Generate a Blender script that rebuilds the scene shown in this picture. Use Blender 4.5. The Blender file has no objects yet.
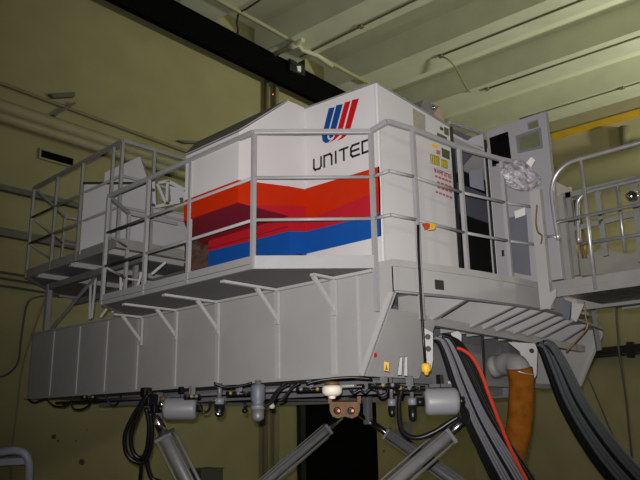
import bpy, bmesh, math, random
from mathutils import Vector, Matrix, noise
random.seed(7)
S = bpy.context.scene
COL = S.collection

# ------------------------------------------------------------------ camera
FPX, PITCH, ROLL, YAW, YAWR = 693.64, 0.252362, -0.016247, 0.804519, 0.860020
EYE = Vector((0, 0, 1.6))
_F = Vector((0, math.cos(PITCH), math.sin(PITCH))); _U = Vector((0, -math.sin(PITCH), math.cos(PITCH))); _R = Vector((1, 0, 0))
_c, _s = math.cos(ROLL), math.sin(ROLL)
_R, _U = _R * _c + _U * _s, _R * -_s + _U * _c
_rot = Matrix.Rotation(-YAW, 3, 'Z')          # world axes follow the simulator: +Y runs along its long side
F, R, U = _rot @ _F, _rot @ _R, _rot @ _U
cam_d = bpy.data.cameras.new('camera'); cam = bpy.data.objects.new('camera', cam_d); COL.objects.link(cam)
cam_d.sensor_width = 36; cam_d.lens = FPX * 36 / 640; cam_d.clip_end = 200
M3 = Matrix((R, U, -F)).transposed()
cam.matrix_world = Matrix.Translation(EYE) @ M3.to_4x4()
S.camera = cam
def ray(x, y): return F + R * ((x - 320) / FPX) - U * ((y - 240) / FPX)   # direction of a photo pixel

# ------------------------------------------------------------------ light
S.view_settings.view_transform = 'Standard'; S.view_settings.look = 'None'
S.view_settings.gamma = 1; S.view_settings.use_curve_mapping = False
S.view_settings.exposure = 0.0
w = bpy.data.worlds.new('world'); S.world = w; w.use_nodes = True
w.node_tree.nodes['Background'].inputs[0].default_value = (.6, .62, .45, 1)
w.node_tree.nodes['Background'].inputs[1].default_value = 0.0
def lamp(name, kind, loc, energy, color, size=.1, size_y=None, target=None):
    d = bpy.data.lights.new(name, kind); d.energy = energy; d.color = color
    o = bpy.data.objects.new(name, d); COL.objects.link(o); o.location = loc
    if kind == 'AREA':
        d.size = size
        if size_y: d.shape = 'RECTANGLE'; d.size_y = size_y
    else: d.shadow_soft_size = size
    if target is not None: o.rotation_euler = (Vector(target) - Vector(loc)).to_track_quat('-Z', 'Y').to_euler()
    return o
# the photographer's flash, just above and left of the lens
fl = lamp('camera_flash', 'SPOT', EYE + U * .075 - R * .03, 1650, (1, .965, .95), .02, target=EYE + ray(350, 205) * 5)
fl.data.spot_size = math.radians(78); fl.data.spot_blend = 1
_ca, _sa = math.cos(YAWR - YAW), math.sin(YAWR - YAW)
def W(xr, yr, z): return Vector((_ca * xr - _sa * yr, _sa * xr + _ca * yr, z))   # room axes to world
# hall uplights hung on the far side of the hall, outside the view to the right
for xr, yr, e, tx, ty in [(16.5, -4.0, 4700, 16, 2), (11.5, -6.0, 1000, 13, 1)]:
    o = lamp('hall_uplight', 'SPOT', W(xr, yr, 6.3), e, (.96, 1, .80), .3, target=W(tx, ty, 10.67))
    o.data.spot_size = 1.95; o.data.spot_blend = 1
lamp('hall_fill', 'POINT', W(15, -8, 4.5), 650, (1, .95, .72), .3)  # added fill light that lifts the lower walls, no real fixture

# ------------------------------------------------------------------ pixel helpers
def at(x, y, ax, v):
    d = ray(x, y); i = 'xyz'.index(ax); return EYE + d * ((v - EYE[i]) / d[i])
def atd(x, y, depth): return EYE + ray(x, y) * depth
def atR(x, y, ax, v):                       # on a plane of the room's own axes
    d = ray(x, y); n = Vector((_ca, _sa, 0)) if ax == 'x' else Vector((-_sa, _ca, 0))
    return EYE + d * ((v - EYE.dot(n)) / d.dot(n))
YA, XB, ZB, ZS = 10.8, 19.5, 9.97, 10.67     # wall behind, wall to the right, joist bottoms, slab

# ------------------------------------------------------------------ materials
def mat(name, col, rough=.5, metal=0, var=.0, scale=6, bump=0, spec=.5, emit=None, col2=None, detail=4):
    m = bpy.data.materials.new(name); m.use_nodes = True; nt = m.node_tree; b = nt.nodes['Principled BSDF']
    b.inputs['Base Color'].default_value = (*col, 1); b.inputs['Roughness'].default_value = rough
    b.inputs['Metallic'].default_value = metal; b.inputs['Specular IOR Level'].default_value = spec
    if var or col2:
        tc = nt.nodes.new('ShaderNodeTexCoord'); n = nt.nodes.new('ShaderNodeTexNoise'); n.inputs['Scale'].default_value = scale; n.inputs['Detail'].default_value = detail
        geo = nt.nodes.new('ShaderNodeNewGeometry')
        nt.links.new(geo.outputs['Position'], n.inputs['Vector'])
        r = nt.nodes.new('ShaderNodeValToRGB'); r.color_ramp.elements[0].position = .35; r.color_ramp.elements[1].position = .65
        lo = col2 if col2 else tuple(c * (1 - var) for c in col)
        r.color_ramp.elements[0].color = (*lo, 1); r.color_ramp.elements[1].color = (*col, 1)
        nt.links.new(n.outputs['Fac'], r.inputs['Fac']); nt.links.new(r.outputs['Color'], b.inputs['Base Color'])
        if bump:
            bp = nt.nodes.new('ShaderNodeBump'); bp.inputs['Strength'].default_value = bump; bp.inputs['Distance'].default_value = .02
            nt.links.new(n.outputs['Fac'], bp.inputs['Height']); nt.links.new(bp.outputs['Normal'], b.inputs['Normal'])
    if emit:
        b.inputs['Emission Color'].default_value = (*emit[0], 1); b.inputs['Emission Strength'].default_value = emit[1]
    return m
MT = dict(
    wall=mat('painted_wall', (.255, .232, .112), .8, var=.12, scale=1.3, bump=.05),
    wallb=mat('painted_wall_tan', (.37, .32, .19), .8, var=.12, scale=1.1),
    ceil=mat('ceiling_paint', (.60, .61, .45), .8, var=.06, scale=.9),
    joist=mat('joist_concrete', (.56, .57, .43), .85, var=.1, scale=1.5),
    floor=mat('floor_concrete', (.10, .095, .085), .7, var=.25, scale=1.5),
    hull=mat('hull_grey_paint', (.335, .327, .318), .5, var=.07, scale=2.5, spec=.3),
    strip=mat('stiffener_grey_paint', (.38, .372, .365), .5, var=.05, scale=4, spec=.3),
    deck=mat('deck_grey_paint', (.33, .322, .31), .55, var=.06, scale=4, spec=.3),
    grating=mat('dark_deck_grating', (.16, .155, .15), .7, var=.3, scale=60),
    maroon=mat('dark_red', (.27, .012, .018), .5),
    dkgrey=mat('dark_grey_paint', (.16, .16, .17), .5, var=.1, scale=4),
    rail=mat('rail_grey_paint', (.30, .295, .30), .45, var=.08, scale=9),
    steel=mat('bare_steel_tube', (.50, .49, .50), .35, .6, var=.15, scale=20),
    white=mat('cab_white_paint', (.56, .545, .545), .45, var=.03, scale=2, spec=.25),
    boxw=mat('white_box_paint', (.40, .39, .405), .5, var=.05, scale=3, spec=.25),
    orange=mat('orange_red_paint', (.46, .022, .003), .5, var=.05, scale=5, spec=.08),
    crimson=mat('crimson_paint', (.40, .013, .022), .5, var=.05, scale=5, spec=.08),
    blue=mat('blue_paint', (.007, .07, .30), .5, var=.05, scale=5, spec=.08),
    logored=mat('logo_red', (.44, .008, .010), .5, spec=.08), logoblue=mat('logo_blue', (.006, .055, .21), .5, spec=.08),
    ink=mat('black_ink', (.012, .012, .014), .5), redink=mat('red_ink', (.42, .10, .09), .5),
    black=mat('black_paint', (.006, .006, .007), .6, var=.3, scale=5), void=mat('dark_opening', (.004, .004, .004), .95, spec=0),
    rubber=mat('black_rubber', (.006, .006, .007), .35, spec=.3), cablegrey=mat('grey_cable', (.13, .13, .14), .5, var=.1, scale=30),
    cablegrey2=mat('grey_cable_dark', (.065, .072, .076), .5, var=.1, scale=30),
    redhose=mat('red_hose', (.45, .03, .010), .4),
    duct=mat('orange_duct', (.22, .070, .005), .8, spec=.1, var=.45, scale=9, bump=.1), cloth=mat('grey_duct_cloth', (.20, .195, .19), .7, var=.15, scale=14),
    yellow=mat('yellow_trim', (.62, .36, .015), .6, var=.15, scale=3), yel=mat('yellow_plastic', (.75, .42, .03), .4),
    pipe=mat('cream_pipe', (.27, .245, .14), .6, var=.08, scale=3), pipew=mat('pale_pipe', (.40, .385, .28), .6),
    conduit=mat('conduit_dark', (.16, .145, .08), .6), dkcond=mat('dark_conduit', (.05, .05, .045), .6), tray=mat('grey_cable_tray', (.10, .097, .08), .7, var=.2, scale=4),
    chrome=mat('polished_metal', (.75, .75, .77), .15, 1), cyl=mat('actuator_grey', (.21, .21, .21), .45, .15, var=.15, scale=9), dkcyl=mat('actuator_dark', (.15, .15, .155), .45, .2, var=.15, scale=9),
    accum=mat('accumulator_paint', (.22, .22, .23), .45, var=.04, scale=5), dome=mat('cream_plastic', (.70, .62, .52), .45),
    brown=mat('rusty_bracket', (.15, .08, .03), .6, .2, var=.35, scale=18), brass=mat('brass_fitting', (.30, .19, .05), .45, .5),
    panel=mat('panel_grey_paint', (.29, .283, .295), .5, var=.05, scale=3, spec=.3), panel2=mat('panel_slate_paint', (.115, .12, .145), .5, var=.08, scale=3),
    frame=mat('display_frame', (.16, .15, .16), .5), screen=mat('green_display', (.13, .15, .085), .25, var=.15, scale=12),
    paper=mat('paper', (.62, .61, .58), .7), taupe=mat('taupe_board', (.36, .33, .27), .7, var=.3, scale=40), wood=mat('cardboard_tan', (.40, .31, .23), .8, var=.1, scale=20),
    olive=mat('olive_label', (.06, .07, .03), .5), ylabel=mat('yellow_label', (.55, .42, .02), .5),
    dirt=mat('brown_dirty_cloth', (.07, .028, .016), .9, var=.6, scale=22, bump=.3),
    bag=mat('plastic_film', (.40, .38, .40), .4, col2=(.17, .15, .17), scale=22, bump=.3), sheet=mat('grey_kick_sheet', (.27, .26, .22), .7, var=.15, scale=5),
    foil=mat('silver_foil', (.16, .16, .19), .4, .4, col2=(.02, .02, .025), scale=14, bump=.6), stain=mat('wall_damage', (.05, .045, .035), .9),
    glow=mat('red_indicator', (.6, .05, .02), .3, emit=((1, .12, .05), 3)),
    bluewhite=mat('pale_blue_paint', (.42, .45, .55), .4),
    gr=mat('gate_grey_paint', (.24, .235, .225), .55, var=.1, scale=7),
)

# ------------------------------------------------------------------ mesh builder
V = Vector
class MB:
    def __init__(s): s.v = []; s.f = []; s.sm = []
    def add(s, vs, fs, smooth=False):
        o = len(s.v); s.v += [V(p) for p in vs]; s.f += [[i + o for i in f] for f in fs]; s.sm += [smooth] * len(fs); return s
    def hexa(s, p):                       # 4 bottom then 4 top
        return s.add(p, [(3, 2, 1, 0), (4, 5, 6, 7), (0, 1, 5, 4), (1, 2, 6, 5), (2, 3, 7, 6), (3, 0, 4, 7)])
    def box(s, a, b):
        x0, y0, z0 = a; x1, y1, z1 = b
        return s.hexa([(x0, y0, z0), (x1, y0, z0), (x1, y1, z0), (x0, y1, z0), (x0, y0, z1), (x1, y0, z1), (x1, y1, z1), (x0, y1, z1)])
    def bar(s, p, q, w, h, up=(0, 0, 1)):  # square bar from p to q
        p, q = V(p), V(q); d = (q - p).normalized(); up = V(up)
        if abs(d.dot(up)) > .98: up = V((0, 1, 0))
        a = d.cross(up).normalized() * (w / 2); b = a.cross(d).normalized() * (h / 2)
        return s.hexa([p - a - b, p + a - b, p + a + b, p - a + b, q - a - b, q + a - b, q + a + b, q - a + b])
    def prism(s, poly, vec):               # planar polygon pushed along vec
        n = len(poly); vec = V(vec); a = [V(p) for p in poly]; b = [p + vec for p in a]
        return s.add(a + b, [list(range(n))[::-1], list(range(n, 2 * n))] + [(i, (i + 1) % n, n + (i + 1) % n, n + i) for i in range(n)])
    def tube(s, pts, r, n=8, caps=True):
        pts = [V(p) for p in pts]; k = len(pts); rs = r if isinstance(r, (list, tuple)) else [r] * k
        t0 = (pts[1] - pts[0]).normalized(); up = V((0, 0, 1)) if abs(t0.z) < .9 else V((1, 0, 0))
        a = t0.cross(up).normalized(); vs = []
        for i, p in enumerate(pts):
            t = (pts[min(i + 1, k - 1)] - pts[max(i - 1, 0)]).normalized()
            a = (a - t * a.dot(t)).normalized(); b = t.cross(a)
            vs += [p + (a * math.cos(2 * math.pi * j / n) + b * math.sin(2 * math.pi * j / n)) * rs[i] for j in range(n)]
        fs = [(i * n + j, i * n + (j + 1) % n, (i + 1) * n + (j + 1) % n, (i + 1) * n + j) for i in range(k - 1) for j in range(n)]
        s.add(vs, fs, True)
        if caps:
            o = len(s.v) - len(vs); s.f += [[o + j for j in range(n)][::-1], [o + (k - 1) * n + j for j in range(n)]]; s.sm += [False] * 2
        return s
    def lathe(s, base, axis, prof, n=16):  # prof: (distance along axis, radius)
        base, axis = V(base), V(axis).normalized()
        return s.tube_rings([base + axis * t for t, _ in prof], [r for _, r in prof], axis, n)
    def tube_rings(s, cs, rs, axis, n):
        up = V((0, 0, 1)) if abs(axis.z) < .9 else V((1, 0, 0)); a = axis.cross(up).normalized(); b = axis.cross(a)
        vs = []
        for c, r in zip(cs, rs): vs += [c + (a * math.cos(2 * math.pi * j / n) + b * math.sin(2 * math.pi * j / n)) * r for j in range(n)]
        k = len(cs); s.add(vs, [(i * n + j, i * n + (j + 1) % n, (i + 1) * n + (j + 1) % n, (i + 1) * n + j) for i in range(k - 1) for j in range(n)], True)
        o = len(s.v) - len(vs); s.f += [[o + j for j in range(n)][::-1], [o + (k - 1) * n + j for j in range(n)]]; s.sm += [False] * 2
        return s
    def build(s, name, m, parent=None, bevel=0, label=None):
        lo = V([min(p[i] for p in s.v) for i in range(3)]); hi = V([max(p[i] for p in s.v) for i in range(3)]); c = (lo + hi) / 2
        me = bpy.data.meshes.new(name); me.from_pydata([p - c for p in s.v], [], s.f); me.update()
        for p, q in zip(me.polygons, s.sm): p.use_smooth = q
        bm = bmesh.new(); bm.from_mesh(me); bmesh.ops.recalc_face_normals(bm, faces=bm.faces); bm.to_mesh(me); bm.free()
        me.materials.append(MT[m] if isinstance(m, str) else m)
        o = bpy.data.objects.new(name, me); COL.objects.link(o); ORG[o.name] = c
        if parent: o.parent = parent; o.location = c - ORG[parent.name]
        else: o.location = c
        if bevel:
            md = o.modifiers.new('bevel', 'BEVEL'); md.width = bevel; md.segments = 2; md.limit_method = 'ANGLE'
        if label: o['label'] = label
        return o
ORG = {}
def thing(name, loc, label, cat, group=None):
    o = bpy.data.objects.new(name, None); o.empty_display_size = .1; COL.objects.link(o); o.location = loc; ORG[o.name] = V(loc)
    return tag(o, label, cat, group)
def tag(o, label, cat, group=None):
    o['label'] = label; o['category'] = cat
    if group: o['group'] = group
    return o
def struct(o, label=None):
    o['kind'] = 'structure'
    if label: o['label'] = label
    return o
def smooth_path(pts, n=6):
    pts = [V(p) for p in pts]; out = []
    P = [pts[0] * 2 - pts[1]] + pts + [pts[-1] * 2 - pts[-2]]
    for i in range(1, len(P) - 2):
        for k in range(n):
            t = k / n; a, b, c, d = P[i - 1:i + 3]
            out.append(.5 * ((2 * b) + (c - a) * t + (2 * a - 5 * b + 4 * c - d) * t * t + (3 * b - a - 3 * c + d) * t ** 3))
    return out + [pts[-1]]
def hose(name, pts, r, m, n=6, parent=None, seg=6): return MB().tube(smooth_path(pts, seg), r, n).build(name, m, parent)
def decal(name, px, ax, v, m, parent, t=.003, flip=1):   # thin raised patch on an axis plane, corners given in photo pixels
    n = {'x': V((-1, 0, 0)), 'y': V((0, -1, 0))}[ax]
    return MB().prism([at(x, y, ax, v) for x, y in px], n * t).build(name, m, parent)

# ================================================================== THE HALL
def rbox(x0, x1, y0, y1, z0, z1):
    return MB().hexa([W(x0, y0, z0), W(x1, y0, z0), W(x1, y1, z0), W(x0, y1, z0), W(x0, y0, z1), W(x1, y0, z1), W(x1, y1, z1), W(x0, y1, z1)])
X0, Y0, FL = -7, -15, -.55
struct(rbox(X0, XB, Y0, YA, FL - .2, FL).build('floor', 'floor'), 'dark concrete hall floor')
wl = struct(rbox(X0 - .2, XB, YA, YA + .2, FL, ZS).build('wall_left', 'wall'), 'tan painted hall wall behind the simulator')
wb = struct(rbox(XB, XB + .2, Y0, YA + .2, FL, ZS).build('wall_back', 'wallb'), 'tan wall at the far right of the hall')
struct(rbox(X0 - .2, XB + .2, Y0 - .2, Y0, FL, ZS).build('wall_front', 'wall'))
struct(rbox(X0 - .2, X0, Y0, YA, FL, ZS).build('wall_side', 'wall'))
ce = struct(rbox(X0, XB, Y0, YA, ZS, ZS + .2).build('ceiling', 'ceil'), 'pale green concrete ceiling with deep joists')
for k in range(-3, 7):
    x = 2.65 + 2.54 * k
    rbox(x, x + .95, Y0, YA - .002, ZB, ZS).build('joist', 'joist', ce)
struct(rbox(XB - .06, XB, Y0, YA - .5, 9.66, 9.86).build('trim_1', 'yellow'), 'yellow stripe along the top of the far wall')
# dark doorway in the wall behind
d0, d1 = atR(300, 440, 'y', YA), atR(376, 440, 'y', YA)
rx0 = d0.x * _ca + d0.y * _sa; rx1 = d1.x * _ca + d1.y * _sa
dr = struct(rbox(rx0, rx1, YA - .04, YA - .005, FL, 2.6).build('door_1', 'void'), 'black open doorway under the simulator')
rbox(rx0 - .1, rx0 + .06, YA - .12, YA - .005, FL, 2.65).build('door_frame', 'black', dr)
# stains / chipped spots on the wall are marks with shapes of their own
for q, (x, y, r) in enumerate([(81.5, 462, .065), (54, 437, .045), (384, 451, .04), (58, 441, .018), (76, 441, .016), (87, 430, .014)]):
    c = atR(x, y, 'y', YA - .003); n = 7
    pts = [c + W(math.cos(a * 2 * math.pi / n) * r * random.uniform(.7, 1.25), 0, math.sin(a * 2 * math.pi / n) * r * random.uniform(.6, 1.2)) for a in range(n)]
    MB().prism(pts, W(0, -.002, 0)).build('wall_chip', 'stain', wl)

# black runway beam under the ceiling
YBM = YA - .4
def rx(px, py, yr): p = atR(px, py, 'y', yr); return p.x * _ca + p.y * _sa
def rz(px, py, yr): return atR(px, py, 'y', yr).z
bm_z0, bm_z1 = rz(240, 63, YBM), ZB - .01
t = thing('runway_beam', W(9, YBM, bm_z0), 'long black steel beam running below the ceiling along the rear wall', 'beam')
rbox(X0 + .5, 17.5, YBM, YBM + .03, bm_z0 + .03, bm_z1 - .03).build('web', 'void', t)
rbox(X0 + .5, 17.5, YBM - .02, YBM + .12, bm_z0, bm_z0 + .03).build('bottom_flange', 'void', t)
rbox(X0 + .5, 17.5, YBM - .02, YBM + .12, bm_z1 - .03, bm_z1).build('top_flange', 'void', t)
# black trolley clamp on the beam
t = thing('beam_clamp', atR(298, 68, 'y', YBM - .05), 'black ragged clamp fitting on top of the dark ceiling beam', 'clamp')
def rpx(name, pts, yr, th, m, par): return MB().prism([atR(x, y, 'y', yr) for x, y in pts], W(0, th, 0)).build(name, m, par)
rpx('clamp_plate', [(290, 57), (293, 60), (296, 63), (305, 58), (305, 76), (290, 70)], YBM - .1, .08, 'black', t)
rpx('clamp_hook', [(291, 54), (293.5, 59), (297, 62), (296, 66), (292, 64), (290, 60)], YBM - .13, .03, 'black', t)
rpx('clamp_lug', [(297, 66), (301, 66), (301, 72), (298, 71)], YBM - .14, .03, 'paper', t)
# ceiling pipes and conduits
zc = ZB - .022
def cpx(x, y, z=zc): return at(x, y, 'z', z)
def conduit(pts, r, m, label, box=None, z=zc, fit=None):
    t = thing('ceiling_conduit', cpx(*pts[0], z), label, 'conduit')
    P = [cpx(x, y, z) for x, y in pts]; MB().tube([P[0] + (P[0] - P[-1]).normalized() * 7] + P[1:], r, 6).build('tube', m, t)
    for b in (box or []):
        c = cpx(*b, z); MB().box(c - V((.06, .06, .03)), c + V((.06, .06, .05))).build('junction_box', m, t, .01)
    return t
conduit([(418, 0), (361, 26.5), (320, 47), (300, 57)], .02, 'conduit', 'thin ceiling conduit nearest the dark beam, with one coupling', [(361, 26.5)])
conduit([(583, 0), (480, 40.5), (440, 56)], .018, 'conduit', 'ceiling conduit ending at a box with a drooping wire', [(441, 56)])
conduit([(640, 37), (560, 64), (487, 89)], .02, 'conduit', 'ceiling conduit that stops at a small box left of centre right', [(487, 89)])
conduit([(640, 82.5), (622, 88), (546, 111), (520, 119)], .02, 'conduit', 'ceiling conduit reaching the top of the grey panel', [(622, 88)])
t = tag(MB().tube(smooth_path([cpx(441, 56), cpx(449, 60, zc - .12), cpx(456, 68, zc - .2), cpx(461, 78, zc - .25), cpx(467, 89, zc - .2), cpx(470, 92)], 4), .02, 6).build('drooping_wire', 'conduit'), 'dark wire drooping across the ceiling from a conduit box', 'wire')
t = thing('ceiling_pipe', cpx(222, 3), 'pale pipe running along the ceiling beside the black beam', 'pipe')
MB().tube([cpx(215, -1) + (cpx(215, -1) - cpx(368, 83)).normalized() * 6, cpx(262, 24), cpx(296, 43.5), cpx(340, 68), cpx(368, 83)], .05, 10).build('tube', 'pipe', t)
MB().tube([cpx(275, 54, zc - .1), cpx(294, 45, zc - .1), cpx(303, 40, zc - .1)], .06, 10).build('cross_pipe', 'pipew', t)
MB().tube([cpx(288, 48, zc - .1), cpx(296, 44, zc - .1)], .08, 10).build('pipe_sleeve', 'pipew', t)
MB().tube([cpx(296, 43, zc - .05), cpx(302, 50, zc - .05), cpx(318, 56, zc - .05), cpx(332, 66, zc - .05)], .055, 10).build('bent_pipe', 'pipew', t)
tag(hose('ceiling_wire', [cpx(263, -2), cpx(246, 9), cpx(239, 13), cpx(237, 22), cpx(236, 34), cpx(208, 23)], .022, 'dkcond'), 'thin black wire looping off the ceiling near the beam', 'wire')

# pipes along the wall behind
def wpipe(name, pts, off, r, m, label, cat, n=12):
    P = [atR(x, y, 'y', YA - off) for x, y in pts]; e = (P[0] - P[-1]).normalized()
    return tag(MB().tube([P[0] + e * 7] + P[1:], r, n).build(name, m), label, cat)
wpipe('wall_conduit', [(-25, 74), (0, 83), (100, 120), (185, 151), (300, 193)], .06, .03, 'conduit', 'thin dark conduit along the rear wall, topmost of the wall pipes', 'conduit', 6)
wpipe('wall_pipe', [(-25, 98), (0, 106), (100, 139), (200, 172), (300, 205)], .16, .115, 'pipe', 'upper of two fat cream pipes on the rear wall', 'pipe')
wpipe('wall_pipe', [(-25, 109.5), (0, 117), (100, 148.5), (200, 180), (300, 212)], .13, .085, 'pipe', 'lower of two fat cream pipes on the rear wall', 'pipe')
for pts, lb in [([(50, 93.5), (75, 92), (75, 96.5), (54, 97.5)], 'dark flat bracket on the rear wall, upper of two'), ([(52, 114.5), (74, 101.5), (76.5, 103.5), (56, 116)], 'dark slanting bracket on the rear wall beside the thin conduit'), ([(178, 140), (200, 141), (200, 143), (186, 143)], 'small dark bracket on the rear wall above the display housing')]:
    tag(rpx('wall_bracket', pts, YA - .1, .1, 'tray', None), lb, 'bracket')
# louvre vent
t = thing('wall_vent', atR(55, 160, 'y', YA), 'black rectangular vent grille in the rear wall', 'vent')
vx0, vx1, vz0, vz1 = rx(40, 151, YA), rx(71.5, 167, YA), rz(41, 158, YA), rz(41, 150.5, YA)
rbox(vx0, vx1, YA - .012, YA - .002, vz0, vz1).build('backing', 'void', t)
for k in range(4):
    z = vz0 + (vz1 - vz0) * (k + .5) / 4; MB().hexa([p for p in rbox(vx0, vx1, YA - .05, YA - .012, z - .008, z + .008).v]).build('slat', 'void', t)
rbox(vx0 - .03, vx0, YA - .05, YA - .002, vz0 - .03, vz1 + .03).build('frame_side', 'wall', t)
rbox(vx1, vx1 + .03, YA - .05, YA - .002, vz0 - .03, vz1 + .03).build('frame_side', 'wall', t)
rbox(vx0, vx1, YA - .05, YA - .002, vz0 - .03, vz0).build('frame_bottom', 'wall', t)
rbox(vx0, vx1, YA - .05, YA - .002, vz1, vz1 + .03).build('frame_top', 'wall', t)
# cable trays and black conduits lower on the wall
tag(rbox(-3, rx(97, 205, YA - .14), YA - .14, YA - .02, rz(48, 200, YA - .14), rz(48, 195, YA - .14)).build('cable_tray', 'tray'), 'upper dark cable tray on the rear wall behind the service platform', 'cable tray')
tag(rbox(-3, rx(83, 245, YA - .14), YA - .14, YA - .02, rz(42, 242.5, YA - .14), rz(42, 235, YA - .14)).build('cable_tray', 'tray'), 'lower dark cable tray on the rear wall behind the service platform', 'cable tray')
for (ya_, yb_), lb in [((272, 305), 'topmost'), ((278, 310), 'middle'), ((285.5, 316), 'lowest')]:
    wpipe('black_conduit', [(-20, ya_ - 4), (0, ya_), (200, yb_)], .05, .02, 'dkcond', lb + ' of three thin black conduits on the wall beneath the service platform', 'conduit', 6)
tag(hose('wall_cable', [atR(x, y, 'y', YA - .03) for x, y in [(62, 297), (45, 296), (32, 299), (26, 308), (21, 340), (18, 362), (8, 374), (-4, 378)]], .016, 'dkcond'), 'black cable arching down the wall left of the hull', 'cable')
tag(hose('wall_cable', [atR(x, y, 'y', YA - .03) for x, y in [(46, 298), (36, 325), (23, 365), (17, 410), (12, 450), (11, 490)]], .013, 'conduit'), 'thin tan cable hanging straight down the wall at far left', 'cable')
# vertical pipes at the corner with a tiny red light
t = thing('wall_riser', atR(270, 420, 'y', YA), 'pair of vertical pipes on the rear wall left of the dark doorway', 'pipe')
for px_, r in ((266.5, .06), (276, .07)):
    p = atR(px_, 100, 'y', YA - .1); MB().tube([V((p.x, p.y, FL)), V((p.x, p.y, 9.5))], r, 10).build('riser_tube', 'conduit' if r < .065 else 'pipe', t)
p = atR(273, 94.5, 'y', YA - .2); MB().lathe(p, (-.6, -.8, 0), [(0, .012), (.02, .01)], 8).build('indicator_light', 'glow', t)
# far right wall: duct, stub, black bar, cables
def wbpx(x, y, off=0): return atR(x, y, 'x', XB - off)
tag(MB().tube([wbpx(500, 197, .5), wbpx(550, 184.5, .5), wbpx(640, 163, .5), wbpx(700, 149, .5)], .44, 16).build('wall_duct', 'pipe'), 'fat cream pipe along the far wall behind the gangway', 'pipe')
p0, p1 = wbpx(624, 127, .16), wbpx(624.5, 158, .16)
tag(MB().tube([p0, V((p0.x, p0.y, p1.z))], .15, 12).build('vertical_pipe', 'conduit'), 'short vertical pipe dropping from the yellow stripe on the far wall', 'pipe')
tag(MB().bar(wbpx(570, 354.5, .2), wbpx(700, 342, .2), .16, .2).build('black_bar', 'black'), 'heavy black horizontal bar on the far wall below the gangway', 'bar')
wp = [(570, 359.5), (700, 348)]
tag(MB().tube([wbpx(x, y, .1) for x, y in wp], .03, 6).build('wall_wire', 'dkcond'), 'thin dark wire along the far wall under the black bar', 'wire')
tag(MB().bar(wbpx(630, 342, .37), wbpx(631, 358, .37), .15, .15).build('bar_bracket', 'black'), 'small black bracket on the heavy bar at right', 'bracket')
tag(hose('hanging_cable', [atd(x, y, 8.2) for x, y in [(617, 300), (616.5, 318), (618, 335), (619, 352), (622, 372), (626, 400), (630, 440), (633, 470), (634, 500)]], .013, 'dkcond'), 'thin dark cable hanging from the gangway at far right', 'cable')
tag(hose('tension_wire', [atd(x, y, 8.4) for x, y in [(578, 349), (586, 372), (600, 405), (615, 440), (632, 470)]], .010, 'dkcond'), 'thin wire slanting down from the hull past the grey cable bundle', 'wire')
tag(MB().lathe(atd(633, 464, 8.3), (0, 0, -1), [(0, .03), (.02, .07), (.1, .07), (.13, .03)], 10).build('cable_knot', 'rubber'), 'small black knot where two thin cables meet at lower right', 'knot')
# bottom left: tubular frame close to the wall
t = thing('tube_frame', (3.3, 8.2, 0), 'pale blue tubular frame at the bottom left corner', 'frame')
dq = 8.6
MB().tube(smooth_path([atd(x, y, dq) for x, y in [(-14, 456), (0, 452.5), (14, 450.5), (24, 453), (29, 463), (29, 482), (28, 520)]], 5), .05, 10).build('tube', 'bluewhite', t)
MB().bar(atd(-14, 463, dq + .05), atd(27, 461, dq + .05), .05, .08).build('crossbar', 'bluewhite', t)
p = atd(28, 520, dq); MB().tube([p, V((p.x, p.y, FL))], .05, 10).build('leg', 'bluewhite', t)
p = atd(-14, 456, dq); MB().tube([p, V((p.x, p.y, FL))], .05, 10).build('leg', 'bluewhite', t)
p = atR(187, 470, 'y', YA - .1); q = atR(209, 470, 'y', YA - .1)
xa, xb_ = p.x * _ca + p.y * _sa, q.x * _ca + q.y * _sa
t = thing('floor_cabinet', W((xa + xb_) / 2, YA - .3, FL), 'low dark cabinet by the rear wall behind the left hydraulic leg', 'cabinet')
rbox(xa, xb_, YA - .5, YA - .01, FL, p.z).build('body', 'dkcond', t)
rbox(xa - .02, xb_ + .02, YA - .52, YA - .01, p.z, p.z + .02).build('top', 'dkcond', t)
# grey junction box on wall seen between legs
p = atR(427, 448, 'y', YA)
tag(rpx('wall_box', [(402, 421.5), (412.5, 421), (412.5, 434.5), (402, 434.5)], YA - .12, .12, 'dkgrey', None), 'small dark grey box on the wall seen between two actuator legs', 'box')

# ================================================================== MOTION PLATFORM (the hull)
XH = 4.2; XF = 8.12
ZT0, ZT1, ZBOT = 2.744, 2.825, 1.92
hp = thing('motion_platform', (6.2, 6.4, ZBOT), 'long grey steel hull that carries the simulator above the legs', 'motion platform')
YE, YF0, YF1 = 9.66, 3.26, 3.59          # far end, overhang edge, foot of the slanted edge
side = lambda x: [(x, YF1, ZBOT), (x, YE, ZBOT), (x, YE, ZT1), (x, YF0, ZT0), (x, YF0, 2.54)]
MB().prism(side(XH), (.012, 0, 0)).build('side_plate', 'hull', hp)
MB().prism([(XF - .012, YF1, ZBOT), (XF - .012, YE, ZBOT), (XF - .012, YE, ZT1), (XF - .012, 4.3, ZT0), (XF - .012, 4.3, 2.6), (XF - .012, YF0, 2.56), (XF - .012, YF0, 2.5)], (.012, 0, 0)).build('side_plate', 'hull', hp)
MB().box((XH, YE - .012, ZBOT), (XF, YE, ZT1)).build('end_plate', 'hull', hp)
MB().box((XH + .012, 4.15, ZBOT), (XF - .012, YE - .012, ZBOT + .015)).build('bottom_plate', 'dkgrey', hp)
MB().hexa([(XH + .012, 3.3, 2.70), (XF - .012, 3.3, 2.70), (XF - .012, YE - .012, 2.77), (XH + .012, YE - .012, 2.77), (XH + .012, 3.3, 2.735), (XF - .012, 3.3, 2.735), (XF - .012, YE - .012, 2.81), (XH + .012, YE - .012, 2.81)]).build('top_plate', 'deck', hp)
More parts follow.
